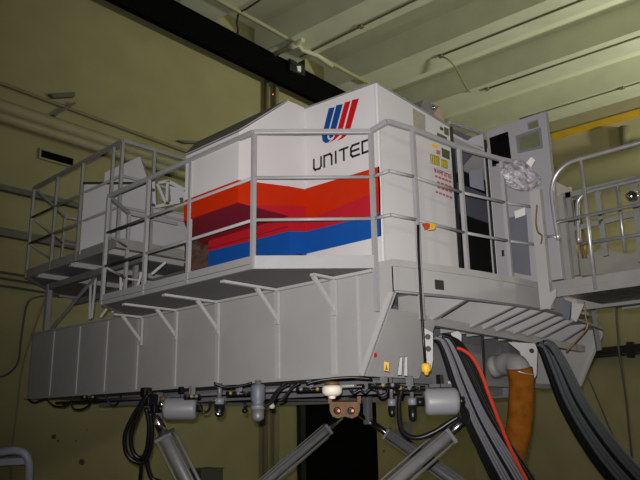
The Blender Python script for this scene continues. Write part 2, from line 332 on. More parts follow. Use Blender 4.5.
# flanges
MB().bar((XH - .02, YF1 + .01, ZBOT + .012), (XH - .02, YE, ZBOT + .012), .05, .025).build('bottom_flange', 'deck', hp)
MB().bar((XH - .014, 4.3, 2.757 + .012), (XH - .014, YE, ZT1 - .01), .03, .02).build('top_flange', 'deck', hp)
for x in (XH - .012, XF - .03):
    MB().prism([(x, YF1, ZBOT), (x, YF1 + .055, ZBOT), (x, YF0 + .05, 2.54), (x, YF0, 2.54)], (.045, 0, 0)).build('slanted_flange', 'strip', hp)
for px_ in (54, 79.5, 107, 138, 176, 218, 278, 334, 359):
    y = at(px_, 335, 'x', XH).y; zt = ZT0 + (ZT1 - ZT0) * (y - YF0) / (YE - YF0)
    wd = .05 if px_ != 359 else .012
    MB().box((XH - .014, y - wd / 2, ZBOT + .026), (XH, y + wd / 2, zt - .025)).build('stiffener', 'strip', hp)
# bowed entry end: skirt, soffit and ribs
BOW = [(4.2, 3.26), (4.65, 3.145), (5.1, 3.055), (5.6, 2.985), (6.1, 2.96), (6.6, 3.0), (7.0, 3.065), (7.6, 3.165), (8.12, 3.26)]
def bow_y(x):
    for (a, b), (c, d) in zip(BOW, BOW[1:]):
        if a <= x <= c: return b + (d - b) * (x - a) / (c - a)
for (a, b), (c, d) in list(zip(BOW, BOW[1:]))[:5]:
    MB().hexa([(a, b, 2.54), (c, d, 2.54), (c, d + .012, 2.54), (a, b + .012, 2.54), (a, b, 2.744), (c, d, 2.744), (c, d + .012, 2.744), (a, b + .012, 2.744)]).build('skirt_panel', 'hull', hp)
n = len(BOW)
MB().prism([(a, b - .012, 2.744) for a, b in BOW[:6]] + [(6.6, 3.6, 2.744), (4.188, 3.6, 2.744)], (0, 0, .056)).build('deck_edge', 'deck', hp)
MB().prism([(a, b + .013, 2.66) for a, b in BOW[:6]] + [(6.6, 4.15, 2.66), (4.213, 4.15, 2.66)], (0, 0, .012)).build('soffit', 'deck', hp)
MB().tube([V((a, b - .004, 2.545)) for a, b in BOW], .012, 6).build('skirt_lip', 'dkgrey', hp)
MB().prism([(a, b + .013, 2.565) for a, b in BOW[5:]] + [(8.10, 4.15, 2.565), (6.6, 4.15, 2.565)], (0, 0, .012)).build('soffit', 'deck', hp)
TY, TZ = 3.52, 2.40
for x in (4.98, 5.62, 5.84, 6.08, 6.42, 6.70, 7.0, 7.5):
    y = bow_y(x) + .014
    zq = 2.66 if x < 6.6 else 2.563
    MB().prism([(x, y, 2.545), (x, y, zq), (x, TY + .3, zq), (x, TY + .3, TZ - .02), (x, TY - .03, TZ - .02)], (.012, 0, 0)).build('rib', 'hull', hp)
    MB().bar((x, y, 2.545), (x, TY - .03, TZ - .01), .035, .012).build('rib_shadow', 'dkgrey', hp)  # dark bar drawn for the shadow gap along each rib edge
MB().bar((4.213, TY, 2.43), (8.10, TY, 2.35), .07, .075).build('cross_tube', 'deck', hp)
# slanted end plate on the near side and recessed back panel
MB().prism([(4.213, YF1 + .02, ZBOT), (4.95, YF1 + .02, ZBOT), (4.95, 3.40, 2.40), (4.213, 3.365, 2.43)], (0, .012, 0)).build('slanted_plate', 'hull', hp)
MB().box((4.213, 4.15, ZBOT), (XF - .013, 4.165, 2.66)).build('recess_panel', 'dkgrey', hp)
MB().box((5.0, 3.95, 1.94), (6.6, 4.14, 2.34)).build('recess_box', 'dkgrey', hp, .01)
MB().box((4.98, 3.86, 1.90), (8.09, 3.95, 1.955)).build('lower_crossbar', 'dkgrey', hp)
MB().box((4.962, 3.50, 1.98), (4.98, 3.9, 2.10)).build('foot_plate', 'deck', hp)
def plate(px, d, th, m, name, par): return MB().prism([atd(x, y, d) for x, y in px], F * th).build(name, m, par)
plate([(424.5, 328), (433, 333), (433, 360), (431, 371), (424.5, 371)], 5.55, .02, 'strip', 'hanger_plate', hp)
plate([(451, 333), (458, 331), (461.5, 335), (461, 352), (456, 352)], 5.85, .02, 'strip', 'hanger_plate', hp)
plate([(508, 342), (535, 343.5), (537.5, 350), (536.5, 375), (533, 381), (526, 380), (520, 352)], 6.5, .02, 'strip', 'hanger_plate', hp)
for c in [(428, 337, 5.53), (428.5, 349, 5.53), (454, 344, 5.83), (532, 351, 6.48)]:
    MB().lathe(atd(*c), F, [(0, .022), (.02, .022)], 10).build('bolt_hole', 'ink', hp)
for px in ([(397.5, 375), (400, 357.5), (402.5, 357.5), (401.5, 375)], [(404, 375.5), (404.8, 357), (407.3, 357), (407.5, 376)]):
    plate(px, 5.12, .03, 'hull', 'weld_rib', hp)
plate([(384, 370.5), (384, 361.5), (389, 362.5), (389, 371.5)], 5.05, .004, 'yellow', 'warning_label', hp)
plate([(385.2, 370), (386.3, 363.5), (388, 370)], 5.045, .003, 'brown', 'warning_mark', hp)
decal('red_tag', [(374, 354), (376.5, 352), (377, 356), (374.5, 358)], 'x', XH - .022, 'crimson', hp)
y_ = bow_y(4.9)
xv0, xv1 = at(439.7, 284, 'y', 3.11).x, at(447, 284, 'y', 3.10).x; zv0, zv1 = at(443.5, 289, 'y', 3.105).z, at(443.5, 279.5, 'y', 3.105).z
yv0, yv1 = bow_y(xv0), bow_y(xv1)
MB().hexa([(xv0, yv0 - .006, zv0), (xv1, yv1 - .006, zv0), (xv1, yv1, zv0), (xv0, yv0, zv0), (xv0, yv0 - .006, zv1), (xv1, yv1 - .006, zv1), (xv1, yv1, zv1), (xv0, yv0, zv1)]).build('vent_grille', 'ink', hp)
# frame hanging under the hull
MB().box((4.7, 3.9, 1.80), (4.8, 8.6, 1.92)).build('under_beam', 'dkgrey', hp)
MB().box((7.2, 3.9, 1.80), (7.3, 8.6, 1.92)).build('under_beam', 'dkgrey', hp)
for y in (4.1, 6.2, 8.3): MB().box((4.8, y, 1.82), (7.2, y + .1, 1.92)).build('under_crossbeam', 'dkgrey', hp)
MB().tube([V((4.45, 3.9, 1.865)), V((4.45, 9.3, 1.865))], .018, 6).build('under_pipe', 'cyl', hp)
MB().tube([V((4.55, 3.9, 1.86)), V((4.55, 9.3, 1.86))], .022, 6).build('under_pipe', 'rubber', hp)

# ================================================================== SIDE WALKWAY
XW = 3.46; C_ = V((XW, 4.065, 0)); L_ = V((XW, 6.40, 0)); ZWF = 2.78
wk = thing('side_walkway', (3.75, 5, ZWF), 'grey bracketed walkway with railing along the near side of the hull', 'walkway')
pl = [(XH - .001, 3.40), (XW + .01, 4.07), (XW + .01, 6.39), (XW + .48, 6.8), (XH - .001, 6.8)]
MB().prism([(x, y, ZWF - .03) for x, y in pl], (0, 0, .03)).build('deck_plate', 'grating', wk)
def toe(p, q, par, z0=ZWF - .035, h=.105, m='rail', name='toe_board'):
    return MB().bar((p[0], p[1], z0 + h / 2), (q[0], q[1], z0 + h / 2), .02, h).build(name, m, par)
toe((XH - .03, 3.40), (XW, 4.065), wk); toe((XW, 4.065), (XW, 6.40), wk); toe((XW, 6.40), (XW + .48, 6.8), wk)
MB().bar((XW - .012, 4.07, ZWF + .005), (XW - .012, 6.40, ZWF + .005), .008, .006).build('toe_seam', 'dkgrey', wk)
for px_, py_, xo in ((279, 286, XW + .09), (219.5, 298, XW + .09), (178.5, 305, XW + .09), (144, 312, XW + .36), (335.5, 274, XH - .28)):
    y = at(px_, py_, 'x', XH).y
    MB().bar((XH - .005, y, ZWF - .05), (xo, y, ZWF - .048), .05, .022).build('bracket', 'strip', wk)
    MB().bar((XH - .03, y, ZWF - .31), (XH - .27, y, ZWF - .055), .025, .035).build('bracket_strut', 'strip', wk)
    MB().box((XH - .04, y - .025, ZWF - .36), (XH - .014, y + .025, ZWF - .05)).build('bracket_foot', 'strip', wk)
MB().bar((XH - .02, 3.45, ZWF - .045), (XH - .02, 6.8, ZWF - .045), .03, .025).build('inner_angle', 'strip', wk)
zr = [at(253, y, 'x', XW).z for y in (132.5, 178, 220)]
P1 = V((XH - .035, 3.405, 0)); zp = [at(372, y, 'x', XH - .035).z for y in (131, 177, 219)]
def post(p, z0, z1, par, r=.021, m='rail', name='post'): return MB().bar((p.x, p.y, z0), (p.x, p.y, z1), .034, .034).build(name, m, par)
LD = V((XW + .48, 6.80, 0)); LE = V((XH + .4, 6.80, 0))
posts = [C_, V((XW, at(190, 210, 'x', XW).y, 0)), V((XW, at(146.5, 230, 'x', XW).y, 0)), L_]
for p in posts: post(p, ZWF - .03, zr[0] - .01, wk)
post(LD, ZWF - .03, zr[0] - .01, wk)
post(P1, 2.40, zp[0], wk)
for k, (zc_, zd_) in enumerate(zip(zr, zp)):
    r = .024 if k == 0 else .014
    for a, b in [((P1, zd_), (C_, zc_)), ((C_, zc_), (L_, zc_)), ((L_, zc_), (LD, zc_)), ((LD, zc_), (LE, zc_))]:
        if k == 0: MB().bar((a[0].x, a[0].y, a[1]), (b[0].x, b[0].y, b[1]), .04, .04).build('top_rail', 'rail', wk, .006)
        else: MB().tube([(a[0].x, a[0].y, a[1]), (b[0].x, b[0].y, b[1])], r, 8).build('rail', 'rail', wk)

# ================================================================== ENTRY RAILING (bowed end)
er = thing('entry_railing', (5.1, 3.1, 2.5), 'grey three-bar railing round the bowed entry deck', 'railing')
ze = [3.95, at(388, 172, 'x', XH).z, at(391, 215.5, 'x', XH).z]
ex = [V((XH - .02, 3.26, 0))] + [V((*at(px_, py_, 'z', 3.95).xy, 0)) for px_, py_ in ((410.5, 134.5), (457, 148), (499.5, 160))] + [V((6.02, 2.93, 0))]
ex[1] = at(410.5, 134.5, 'y', 3.21); ex[1].z = 0
for (p, zb) in [(ex[1], 2.34), (ex[2], 2.58), (ex[3], 2.58)]: post(p + V((0, -.02, 0)), zb, 3.93, er)
for k, z in enumerate(ze):
    pts = [P1 + V((0, 0, zp[k]))] + [p + V((0, -.02, z)) for p in ex]
    for a, b in zip(pts, pts[1:]):
        if k == 0: MB().bar(a, b, .04, .04).build('top_rail', 'rail', er, .006)
        else: MB().tube([a, b], .014, 8).build('rail', 'rail', er)

# ================================================================== SIMULATOR CAB
cab = thing('simulator_cab', (5.6, 4.8, 2.80), 'white simulator cab with red and blue stripes, airline emblem and black lettering', 'simulator cab')
XC, YC, ZC, ZD = 4.25, 3.40, 4.35, 2.80
YN = 4.26                                   # where the display housing starts
sp = MB().prism([(XC, YC, ZD), (XC, YN, ZD), (XC, YN, 4.43), (XC, YC, 4.38)], (.03, 0, 0)).build('side_panel', 'white', cab)
MB().bar((XC + .012, YC + .002, ZD), (XC + .012, YC + .002, 4.378), .03, .03).build('corner_trim', 'white', cab, .008)
MB().bar((XC + .0, YC, 4.382), (XC, YN, 4.432), .02, .012).build('roof_trim', 'gr', cab)
DX0, DX1 = 5.36, 5.97
fw = MB().prism([(XC + .03, YC, ZD), (DX0, YC, ZD), (DX0, YC, 4.31), (XC + .03, YC, 4.38)], (0, .03, 0)).build('entry_wall', 'white', cab)
MB().bar((XC + .02, YC, 4.382), (DX0, YC, 4.312), .02, .012).build('roof_trim', 'gr', cab)
# roof & hidden sides so it is a volume
MB().box((4.28, YC + .03, ZC - .10), (8.0, 5.6, ZC - .07)).build('roof', 'white', cab)
MB().box((8.0, YC, ZD), (8.03, 5.6, ZC - .03)).build('far_side_panel', 'white', cab)
MB().box((4.28, 5.57, ZD), (8.0, 5.6, ZC - .06)).build('rear_panel', 'white', cab)
MB().box((6.07, YC, ZD), (8.0, YC + .03, ZC - .06)).build('entry_wall', 'white', cab)
# display housing (wedge roof, chamfered far end)
ZH0, ZH1, ZH2, XN, XK = 3.335, 3.96, 4.44, 3.46, 4.04
fr = [(XN, 4.26), (XN, 5.02), (XK, 5.68), (4.25, 5.68), (4.25, 4.26)]
ho = MB().add([(XN, YN, ZH0), (XN, 5.02, ZH0), (XK, 5.68, ZH0), (XC + .02, 5.68, ZH0), (XC + .02, YN, ZH0),
          (XN, YN, ZH1), (XN, 5.02, ZH1), (XK, 5.68, ZH2), (XC + .02, 5.68, ZH2), (XC + .02, YN, ZH2), (XK, YN, ZH2)],
         [(0, 1, 2, 3, 4), (0, 5, 6, 1), (1, 6, 7, 2), (2, 7, 8, 3), (3, 8, 9, 4), (4, 9, 10, 5, 0), (5, 10, 7, 6), (10, 9, 8, 7)]).build('display_housing', 'white', cab)
MB().add([(XN - .004, YN - .002, ZH1 + .006), (XN - .004, 5.03, ZH1 + .006), (XK, 5.69, ZH2 + .006), (XK, YN - .002, ZH2 + .006),
          (XN - .004, YN - .002, ZH1 + .02), (XN - .004, 5.03, ZH1 + .02), (XK, 5.69, ZH2 + .02), (XK, YN - .002, ZH2 + .02)],
         [(0, 1, 2, 3), (4, 7, 6, 5), (0, 4, 5, 1), (1, 5, 6, 2), (2, 6, 7, 3), (3, 7, 4, 0)]).build('housing_roof', 'panel', ho)  # grey instead of white, imitating the flash grazing this slope
# lower body
XL = 4.04
zA, zB = at(290, 231, 'x', 4.04).z, at(303, 232.6, 'x', 4.25).z
lb = MB().box((XL, YN, ZD - .018), (XC + .02, 5.42, ZH0)).build('lower_body', 'white', cab)
# paint bands: thin skins over the panels
def skin(name, pts, vec, m, par): return MB().prism(pts, V(vec) * .003).build(name, m, par)
NX, NY, NZ = (-1, 0, 0), (0, -1, 0), (0, 0, -1)
decal('orange_band', [(304.2, 189.2), (379.5, 166.5), (380.6, 190), (303, 222)], 'x', XC, 'orange', sp)
decal('crimson_band', [(303, 222), (380.6, 190), (381, 213.3), (302.8, 232.6)], 'x', XC, 'crimson', sp)
decal('blue_band', [(302.8, 232.6), (381, 213.3), (381.6, 236), (303.5, 254.5)], 'x', XC, 'blue', sp)
zo0, zo1 = 3.53, 3.62
skin('orange_band', [(XN, YN, 3.53), (XK, YN, 3.61), (XC, YN, 3.63), (XC, YN, 3.47), (XN + .1, YN, ZH0), (XN, YN, ZH0)], NY, 'orange', ho)
skin('crimson_band', [(XN + .1, YN, ZH0), (XC, YN, 3.47), (XC, YN, ZH0)], NY, 'crimson', ho)
skin('orange_band', [(XN, YN, 3.53), (XN, 5.02, 3.53), (XN, 5.02, ZH0), (XN, YN, ZH0)], NX, 'orange', ho)
skin('crimson_underside', [(XN, YN, ZH0), (XN, 5.02, ZH0), (XK, 5.68, ZH0), (XC, 5.68, ZH0), (XC, YN, ZH0)], NZ, 'maroon', ho)  # underside in a darker red than the bands
# lower body bands
zl = lambda x, y: at(x, y, 'x', XL).z
skin('crimson_band', [(XL, YN, zl(290, 231)), (XL, 5.42, zl(210, 251)), (XL, 5.42, ZH0 - .004), (XL, YN, ZH0 - .004)], NX, 'crimson', lb)
skin('blue_band', [(XL, YN, zl(290, 231)), (XL, 5.42, zl(210, 251)), (XL, 5.42, ZD - .018), (XL, YN, ZD - .018)], NX, 'blue', lb)
MB().bar((XL - .012, YN, zl(290, 225.5)), (XL - .012, 5.42, zl(207, 248.5)), .02, .02).build('shadow_strip', 'crimson', lb)  # raised strip standing in for the thin shadow line across the red
skin('crimson_band', [(XL, YN, ZH0), (XC, YN, ZH0), (XC, YN, zB), (XL, YN, zA)], NY, 'crimson', lb)
skin('blue_band', [(XL, YN, zA), (XC, YN, zB), (XC, YN, ZD + .04), (XL, YN, ZD + .04)], NY, 'blue', lb)
MB().lathe(atd(299.5, 262, 5.85), (0, 0, 1), [(0, .05), (.03, .05), (.06, .035), (.07, .01)], 12).build('floor_knob', 'ink', cab)
# dirty cloth hanging at the far end of the lower body
dm = MB(); g = []
for i in range(9):
    for j in range(9):
        u, v_ = i / 8, j / 8
        g.append(V((XL + .02 - .16 * math.sin(u * math.pi * .6) + .03 * random.uniform(-1, 1), 5.42 + u * .2, ZD + .02 + v_ * .5 - .04 * math.sin(u * 9))))
dm.add(g, [(i * 9 + j, i * 9 + j + 1, (i + 1) * 9 + j + 1, (i + 1) * 9 + j) for i in range(8) for j in range(8)], True)
do = dm.build('hanging_cloth', 'dirt'); md = do.modifiers.new('solid', 'SOLIDIFY'); md.thickness = .012
tag(do, 'dirty brown cloth hanging below the far end of the display housing', 'cloth')
# lettering: strokes
def stroke_word(word, p_bl, p_br, h, par, ax='x', v=XC, m='ink', wd=.19, t=.003):
    G = {'U': [[(0, 1), (0, .2), (.2, 0), (.8, 0), (1, .2), (1, 1)]], 'N': [[(0, 0), (0, 1), (.8, 1), (1, .8), (1, 0)]], 'I': [[(.5, 0), (.5, 1)]],
         'T': [[(0, 1), (1, 1)], [(.5, 1), (.5, 0)]], 'E': [[(1, 1), (.2, 1), (0, .8), (0, .2), (.2, 0), (1, 0)], [(0, .5), (.95, .5)]],
         'D': [[(0, 0), (0, 1), (.75, 1), (1, .75), (1, .25), (.75, 0), (0, 0)]], 'W': [[(0, 1), (.25, 0), (.5, .8), (.75, 0), (1, 1)]], 'A': [[(0, 0), (.5, 1), (1, 0)], [(.2, .4), (.8, .4)]],
         'R': [[(0, 0), (0, 1), (.8, 1), (1, .8), (.8, .5), (0, .5)], [(.5, .5), (1, 0)]], 'G': [[(1, .8), (.8, 1), (.2, 1), (0, .8), (0, .2), (.2, 0), (1, 0), (1, .5), (.6, .5)]]}
    wid = {'I': .25}; gap = .42
    tot = sum(wid.get(c, 1) for c in word) + gap * (len(word) - 1)
    d = (V(p_br) - V(p_bl)); L = d.length; d = d / L; up = V((0, 0, 1)); nrm = V((-1, 0, 0)) if ax == 'x' else V((0, -1, 0))
    x = 0
    for c in word:
        cw = wid.get(c, 1) / tot * L; o = MB()
        for st in G[c]:
            pts = [V(p_bl) + d * (x / tot * L + q[0] * cw) + up * (q[1] * h) for q in st]
            for a, b in zip(pts, pts[1:]):
                e = (b - a).normalized() * (h * wd / 2)
                o.bar(a - e + nrm * t / 2, b + e + nrm * t / 2, h * wd if abs((b - a).z) > 1e-6 or True else 0, t, nrm)
        o.build('letter', m, par); x += wid.get(c, 1) + gap
a_, b_ = at(314, 167.5, 'x', XC), at(371, 153.5, 'x', XC)
a2, b2 = at(313.5, 156, 'x', XC), at(371, 139.5, 'x', XC)
stroke_word('UNITED', V((XC, a_.y, (a_.z + b_.z) / 2)), V((XC, b_.y, (a_.z + b_.z) / 2)), .86 * ((a2.z + b2.z) / 2 - (a_.z + b_.z) / 2), sp)
decal('emblem_stripe', [(329, 108.4), (334.7, 107.3), (327.8, 133), (327.4, 137.5), (328.6, 139.8), (330.8, 139.6), (328.3, 142.6), (325.5, 143.1), (322.8, 141), (322, 136)], 'x', XC, 'logoblue', sp)
decal('emblem_stripe', [(336.5, 105.3), (342.8, 104.2), (335.6, 131), (333, 136.5), (330.6, 138.6), (329.2, 137.2), (329.4, 133)], 'x', XC, 'logoblue', sp)
decal('emblem_stripe', [(345, 102.5), (350.6, 101), (342.6, 130), (339.5, 135.5), (335, 139.8), (329.5, 142.6), (333.8, 138.4), (337.2, 131)], 'x', XC, 'logored', sp)
decal('emblem_stripe', [(352.4, 100), (359, 98.5), (350.2, 129.5), (347, 135), (342.5, 138.6), (337, 141), (341.5, 136.8), (344.4, 131)], 'x', XC, 'logored', sp)
# things fixed on the entry wall
dy = YC
decal('notice_board', [(412.5, 108), (425, 115.5), (425.5, 134), (413.5, 130)], 'y', dy, 'taupe', fw)
decal('warning_label', [(440, 126.5), (443, 128), (443, 131), (440, 129.5)], 'y', dy, 'ink', fw)
decal('yellow_label', [(444, 127), (448.5, 129), (448.7, 136), (444.2, 134)], 'y', dy, 'olive', fw)
decal('olive_plate', [(437, 132.5), (446.5, 137), (447, 143), (437, 139.5)], 'y', dy, 'olive', fw)
decal('orange_label', [(431.5, 144), (437.5, 145.5), (437.5, 148.5), (432, 148)], 'y', dy, 'yel', fw)
decal('olive_plate', [(441.5, 147.5), (449.5, 151.5), (449.5, 160), (442, 156.5)], 'y', dy, 'olive', fw)
decal('red_label', [(436.3, 150), (440, 151), (440, 155), (436.5, 154)], 'y', dy, 'redink', fw)
for k in range(4):
    decal('yellow_bar', [(430.5 + 2.1 * k, 154.6 + .75 * k), (432 + 2.1 * k, 155.1 + .75 * k), (432.3 + 2.1 * k, 163.6 + .7 * k), (430.9 + 2.1 * k, 163 + .7 * k)], 'y', dy, 'ylabel', fw)
decal('black_label', [(430, 154), (439, 157), (439.3, 166), (430.5, 163.2)], 'y', dy + .0015, 'ink', fw)
decal('black_label', [(441, 159), (447, 161), (447.3, 169), (441.3, 166.8)], 'y', dy + .0015, 'ink', fw)
for k in range(3):
    decal('yellow_bar', [(441.3 + 1.9 * k, 159.6 + .65 * k), (442.8 + 1.9 * k, 160 + .65 * k), (443 + 1.9 * k, 167 + .65 * k), (441.6 + 1.9 * k, 166.5 + .65 * k)], 'y', dy, 'ylabel', fw)
a_, b_ = at(434.3, 171.8, 'y', dy), at(451, 177.8, 'y', dy)
stroke_word('WARNING', a_, V((b_.x, b_.y, a_.z)), .035, fw, 'y', dy, 'redink', .22)
for r_, (x0, y0, x1, y1, seg) in enumerate([(435, 175, 452, 181.5, 5), (437, 181, 452.5, 186.5, 4), (437.5, 186, 453, 191.5, 4), (435.5, 190.5, 453, 197.5, 5)]):
    for k in range(seg):
        u0, u1 = k / seg, (k + .72) / seg; xa, xb_, ya_, yb_ = x0 + (x1 - x0) * u0, x0 + (x1 - x0) * u1, y0 + (y1 - y0) * u0, y0 + (y1 - y0) * u1
        decal('text_dash', [(xa, ya_), (xb_, yb_), (xb_, yb_ + 2.0), (xa, ya_ + 2.0)], 'y', dy, 'redink', fw)
# doorway: jambs, inner walls, door leaf
MB().box((DX0, YC + .0, ZD), (DX0 + .06, YC + .25, ZC - .02)).build('door_jamb', 'ink', cab)
MB().box((DX0 + .06, YC + .5, ZD), (7.8, YC + .52, ZC - .08)).build('inner_door', 'black', cab)
MB().box((DX0 + .06, YC + .49, ZC - .62), (7.8, YC + .5, ZC - .28)).build('inner_header', 'panel2', cab)
MB().hexa([(DX0 + .06, YC + .06, ZC - .03), (6.0, YC + .02, ZC - .03), (6.0, YC + .48, ZC - .34), (DX0 + .06, YC + .48, ZC - .34), (DX0 + .06, YC + .06, ZC), (6.0, YC + .02, ZC), (6.0, YC + .5, ZC - .31), (DX0 + .06, YC + .5, ZC - .31)]).build('sloped_header', 'panel2', cab)
plate([(464, 140.5), (483, 133.5), (483.5, 147.5)], 7.02, .01, 'panel', 'light_panel', cab)
plate([(469, 171), (482.5, 168), (484.5, 191), (470, 186.5)], 7.02, .01, 'panel2', 'interior_cabinet', cab)
MB().bar((DX0 + .01, YC + .0, ZC + .01), (6.0, YC, ZC + .07), .03, .03).build('door_header', 'panel', cab)
MB().bar((5.985, YC - .01, ZD), (5.985, YC - .01, ZC), .03, .03).build('door_edge', 'ink', cab)
MB().bar((5.955, YC - .012, ZD), (5.955, YC - .012, ZC), .012, .012).build('door_edge_strip', 'strip', cab)
# small tan box on the roof edge with shiny lens
t = thing('roof_box', at(434, 112, 'y', YC + .05), 'small tan box with a shiny lens at the edge of the cab roof', 'box')
p = lambda x, y, o=.04: at(x, y, 'y', YC + o)
MB().prism([p(420.5, 108.5), p(424, 99.5), p(439, 106.5), p(436, 117)], (0, .12, 0)).build('box_back', 'frame', t)
MB().prism([p(433.5, 114.5, .03), p(439, 106.5, .03), p(446.5, 111), p(444, 121.5)], (0, .13, 0)).build('box_front', 'wood', t)
MB().lathe(p(432.5, 108, .03), (-.4, -.8, 0), [(0, .022), (.02, .02), (.03, .008)], 10).build('lens', 'chrome', t)

# ================================================================== GREY PANEL beside the door
XP = 6.0
cp = thing('control_panel', (XP, 3.0, ZD), 'tall grey panel with dark window and green display beside the cab door', 'panel')
tl, tr, br, bl = at(484, 131, 'x', XP), at(545, 111, 'x', XP), at(553, 286, 'x', XP), at(492, 270, 'x', XP)
body = MB().prism([(XP, YC - .03, ZD), (XP, tr.y, ZD), (XP, tr.y, tr.z), (XP, YC - .03, tr.z)], (.07, 0, 0)).build('body', 'panel', cp, .006)
decal('dark_window', [(489.5, 138), (508, 131.5), (511.5, 160), (492.5, 165)], 'x', XP, 'void', cp, .004)
decal('display_frame', [(516, 136), (541, 127.5), (543, 148), (518, 153.5)], 'x', XP, 'frame', cp, .008)
decal('display', [(519, 137.5), (538.5, 131), (540.5, 146), (520.5, 150.5)], 'x', XP - .008, 'screen', cp, .003)
decal('nameplate_frame', [(527.5, 123), (538, 119.5), (539, 127), (528.5, 130)], 'x', XP, 'frame', cp, .005)
decal('nameplate', [(529, 123.8), (537, 121), (537.8, 126.2), (529.6, 128.6)], 'x', XP - .005, 'screen', cp, .003)
decal('lower_panel', [(507, 218.5), (526.5, 213), (531, 276), (510.5, 272)], 'x', XP, 'panel2', cp, .004)
decal('paper_note', [(514.5, 211.5), (525, 207.5), (525.5, 215), (515.5, 218.5)], 'x', XP - .004, 'paper', cp, .003)
decal('dark_gap', [(492, 163), (496, 162), (496.3, 166), (492.5, 167)], 'x', XP, 'ink', cp, .004)
decal('small_latch', [(502, 250.5), (504, 250), (504.5, 256), (502.5, 256.5)], 'x', XP, 'ink', cp, .01)
# end post of the deck
t = thing('deck_end_post', (5.87, 2.86, 2.5), 'pale grey upright post where deck meets gangway', 'post')
a_, b_ = at(536, 190, 'x', 5.86), at(545, 312, 'x', 5.86)
MB().box((5.84, a_.y - .045, 2.52), (5.90, a_.y + .06, a_.z)).build('upright', 'hull', t)
MB().prism([at(x, y, 'x', 5.83) for x, y in [(549, 310), (545, 297), (556, 288), (556, 296)]], (.02, 0, 0)).build('gusset', 'hull', t)
hose('chain', [at(x, y, 'x', 5.82) for x, y in [(537, 205), (536, 222), (538, 232), (542, 236), (541, 244)]], .008, 'brown', 6, t)
# plastic bag hung over the rail
bb = bmesh.new(); bmesh.ops.create_icosphere(bb, subdivisions=5, radius=1)
c = at(520.5, 176, 'x', 5.75)
for v in bb.verts:
    d = v.co.copy(); n1 = noise.noise(d * 2.2) * .22 + noise.noise(d * 6) * .10 + abs(noise.noise(d * 12)) * .06
    q = d * (1 + n1); sx = .9 if d.z > .3 else 1.05
    v.co = R * (q.x * .165 * sx) + U * (q.z * .135 - q.x * .035) + F * (q.y * .09)
me = bpy.data.meshes.new('plastic_bag'); bb.to_mesh(me); bb.free(); me.materials.append(MT['bag'])
o = bpy.data.objects.new('plastic_bag', me); COL.objects.link(o); o.location = c
tag(o, 'crumpled clear plastic bag of papers tied to the end of the entry railing', 'bag'); ORG[o.name] = c
MB().prism([at(x, y, 'x', 5.72) for x, y in [(526, 163), (531, 157), (535, 160), (531, 167)]], (.01, 0, 0)).build('paper_tab', 'paper', o)
# orange tag on rail
t = thing('rail_tag', at(429, 226, 'y', 3.14), 'small orange and yellow tag tied on the low entry rail', 'tag')
MB().prism([at(x, y, 'y', 3.13) for x, y in [(423.5, 224), (427, 222.5), (430, 224), (429.5, 229), (426, 229)]], (0, .015, 0)).build('red_half', 'redhose', t)
MB().prism([at(x, y, 'y', 3.135) for x, y in [(428.5, 223.5), (433, 223), (436, 225.5), (435, 229.5), (429.5, 230)]], (0, .015, 0)).build('yellow_half', 'yel', t)
# pendant switch on black cable
t = thing('pendant_switch', at(425, 368, 'y', 3.15), 'yellow pendant switch hanging on a black cable in front of the hull', 'switch')
pts = [at(x, y, 'y', 3.13) for x, y in [(418, 225), (418.5, 250), (420, 280), (421.5, 310), (423.5, 340), (425.3, 364)]]
MB().tube(pts, .011, 8).build('cable', 'rubber', t)
pb = at(425.5, 363, 'y', 3.13); MB().lathe(pb, (.05, 0, -1), [(0, .018), (.012, .036), (.06, .036), (.07, .02), (.085, .015), (.09, .008)], 12).build('switch_body', 'yel', t)

# ================================================================== GANGWAY
XG = 6.01; YG0, YG1 = 2.84, -4.0; XG2 = 7.25
gw = thing('gangway', (6.7, -.5, 2.6), 'grey boarding gangway with tubular railing docking at the right', 'gangway')
MB().box((XG + .02, YG1, 2.72), (XG2, YG0, 2.76)).build('deck', 'gr', gw)
MB().box((XG, YG1, 2.715), (XG + .02, YG0, 2.785)).build('fascia_board', 'gr', gw)
MB().box((XG + .005, YG1, 2.645), (XG + .02, YG0, 2.715)).build('fascia_board', 'gr', gw)
MB().box((XG + .05, YG1, 2.66), (XG2, YG0 - .1, 2.70)).build('underside', 'foil', gw)
MB().box((XG2, YG1, 2.64), (XG2 + .03, YG0 - .15, 2.79)).build('fascia_board', 'gr', gw)
a_ = at(600, 305, 'x', 6.9)
MB().box((6.88, YG1, a_.z - .03), (6.96, at(578, 305, 'x', 6.9).y, a_.z + .10)).build('lower_beam', 'gr', gw)
g = lambda x, y: at(x, y, 'x', XG - .035)
yr = g(556, 222).y
crv = [g(558.5, 240), g(555.5, 222), g(552.5, 200), g(552, 188), g(555, 177), g(562, 168), g(571, 162), g(580, 159)]
z_top = g(580, 158).z
MB().tube(smooth_path(crv, 4) + [V((XG - .035, YG1, z_top - .0))], .022, 10).build('top_rail', 'steel', gw)
z_lo = g(600, 213.5).z
MB().tube([g(554.5, 222.5), V((XG - .035, YG1, z_lo))], .017, 8).build('rail', 'steel', gw)
for px_ in (580,): 
    y = g(px_, 158).y
    for k in range(4): MB().tube([V((XG - .03, y - 1.3 * k, 2.66)), V((XG - .03, y - 1.3 * k, z_top))], .017, 8).build('post', 'steel', gw)
MB().tube([g(558.5, 238), g(552, 236), g(547, 237)], .014, 8).build('rail_hook', 'steel', gw)
pq = at(559, 197, 'x', XG + .2); MB().box((XG + .17, pq.y - .05, 2.74), (XG + .23, pq.y + .05, pq.z)).build('corner_post', 'gr', gw)
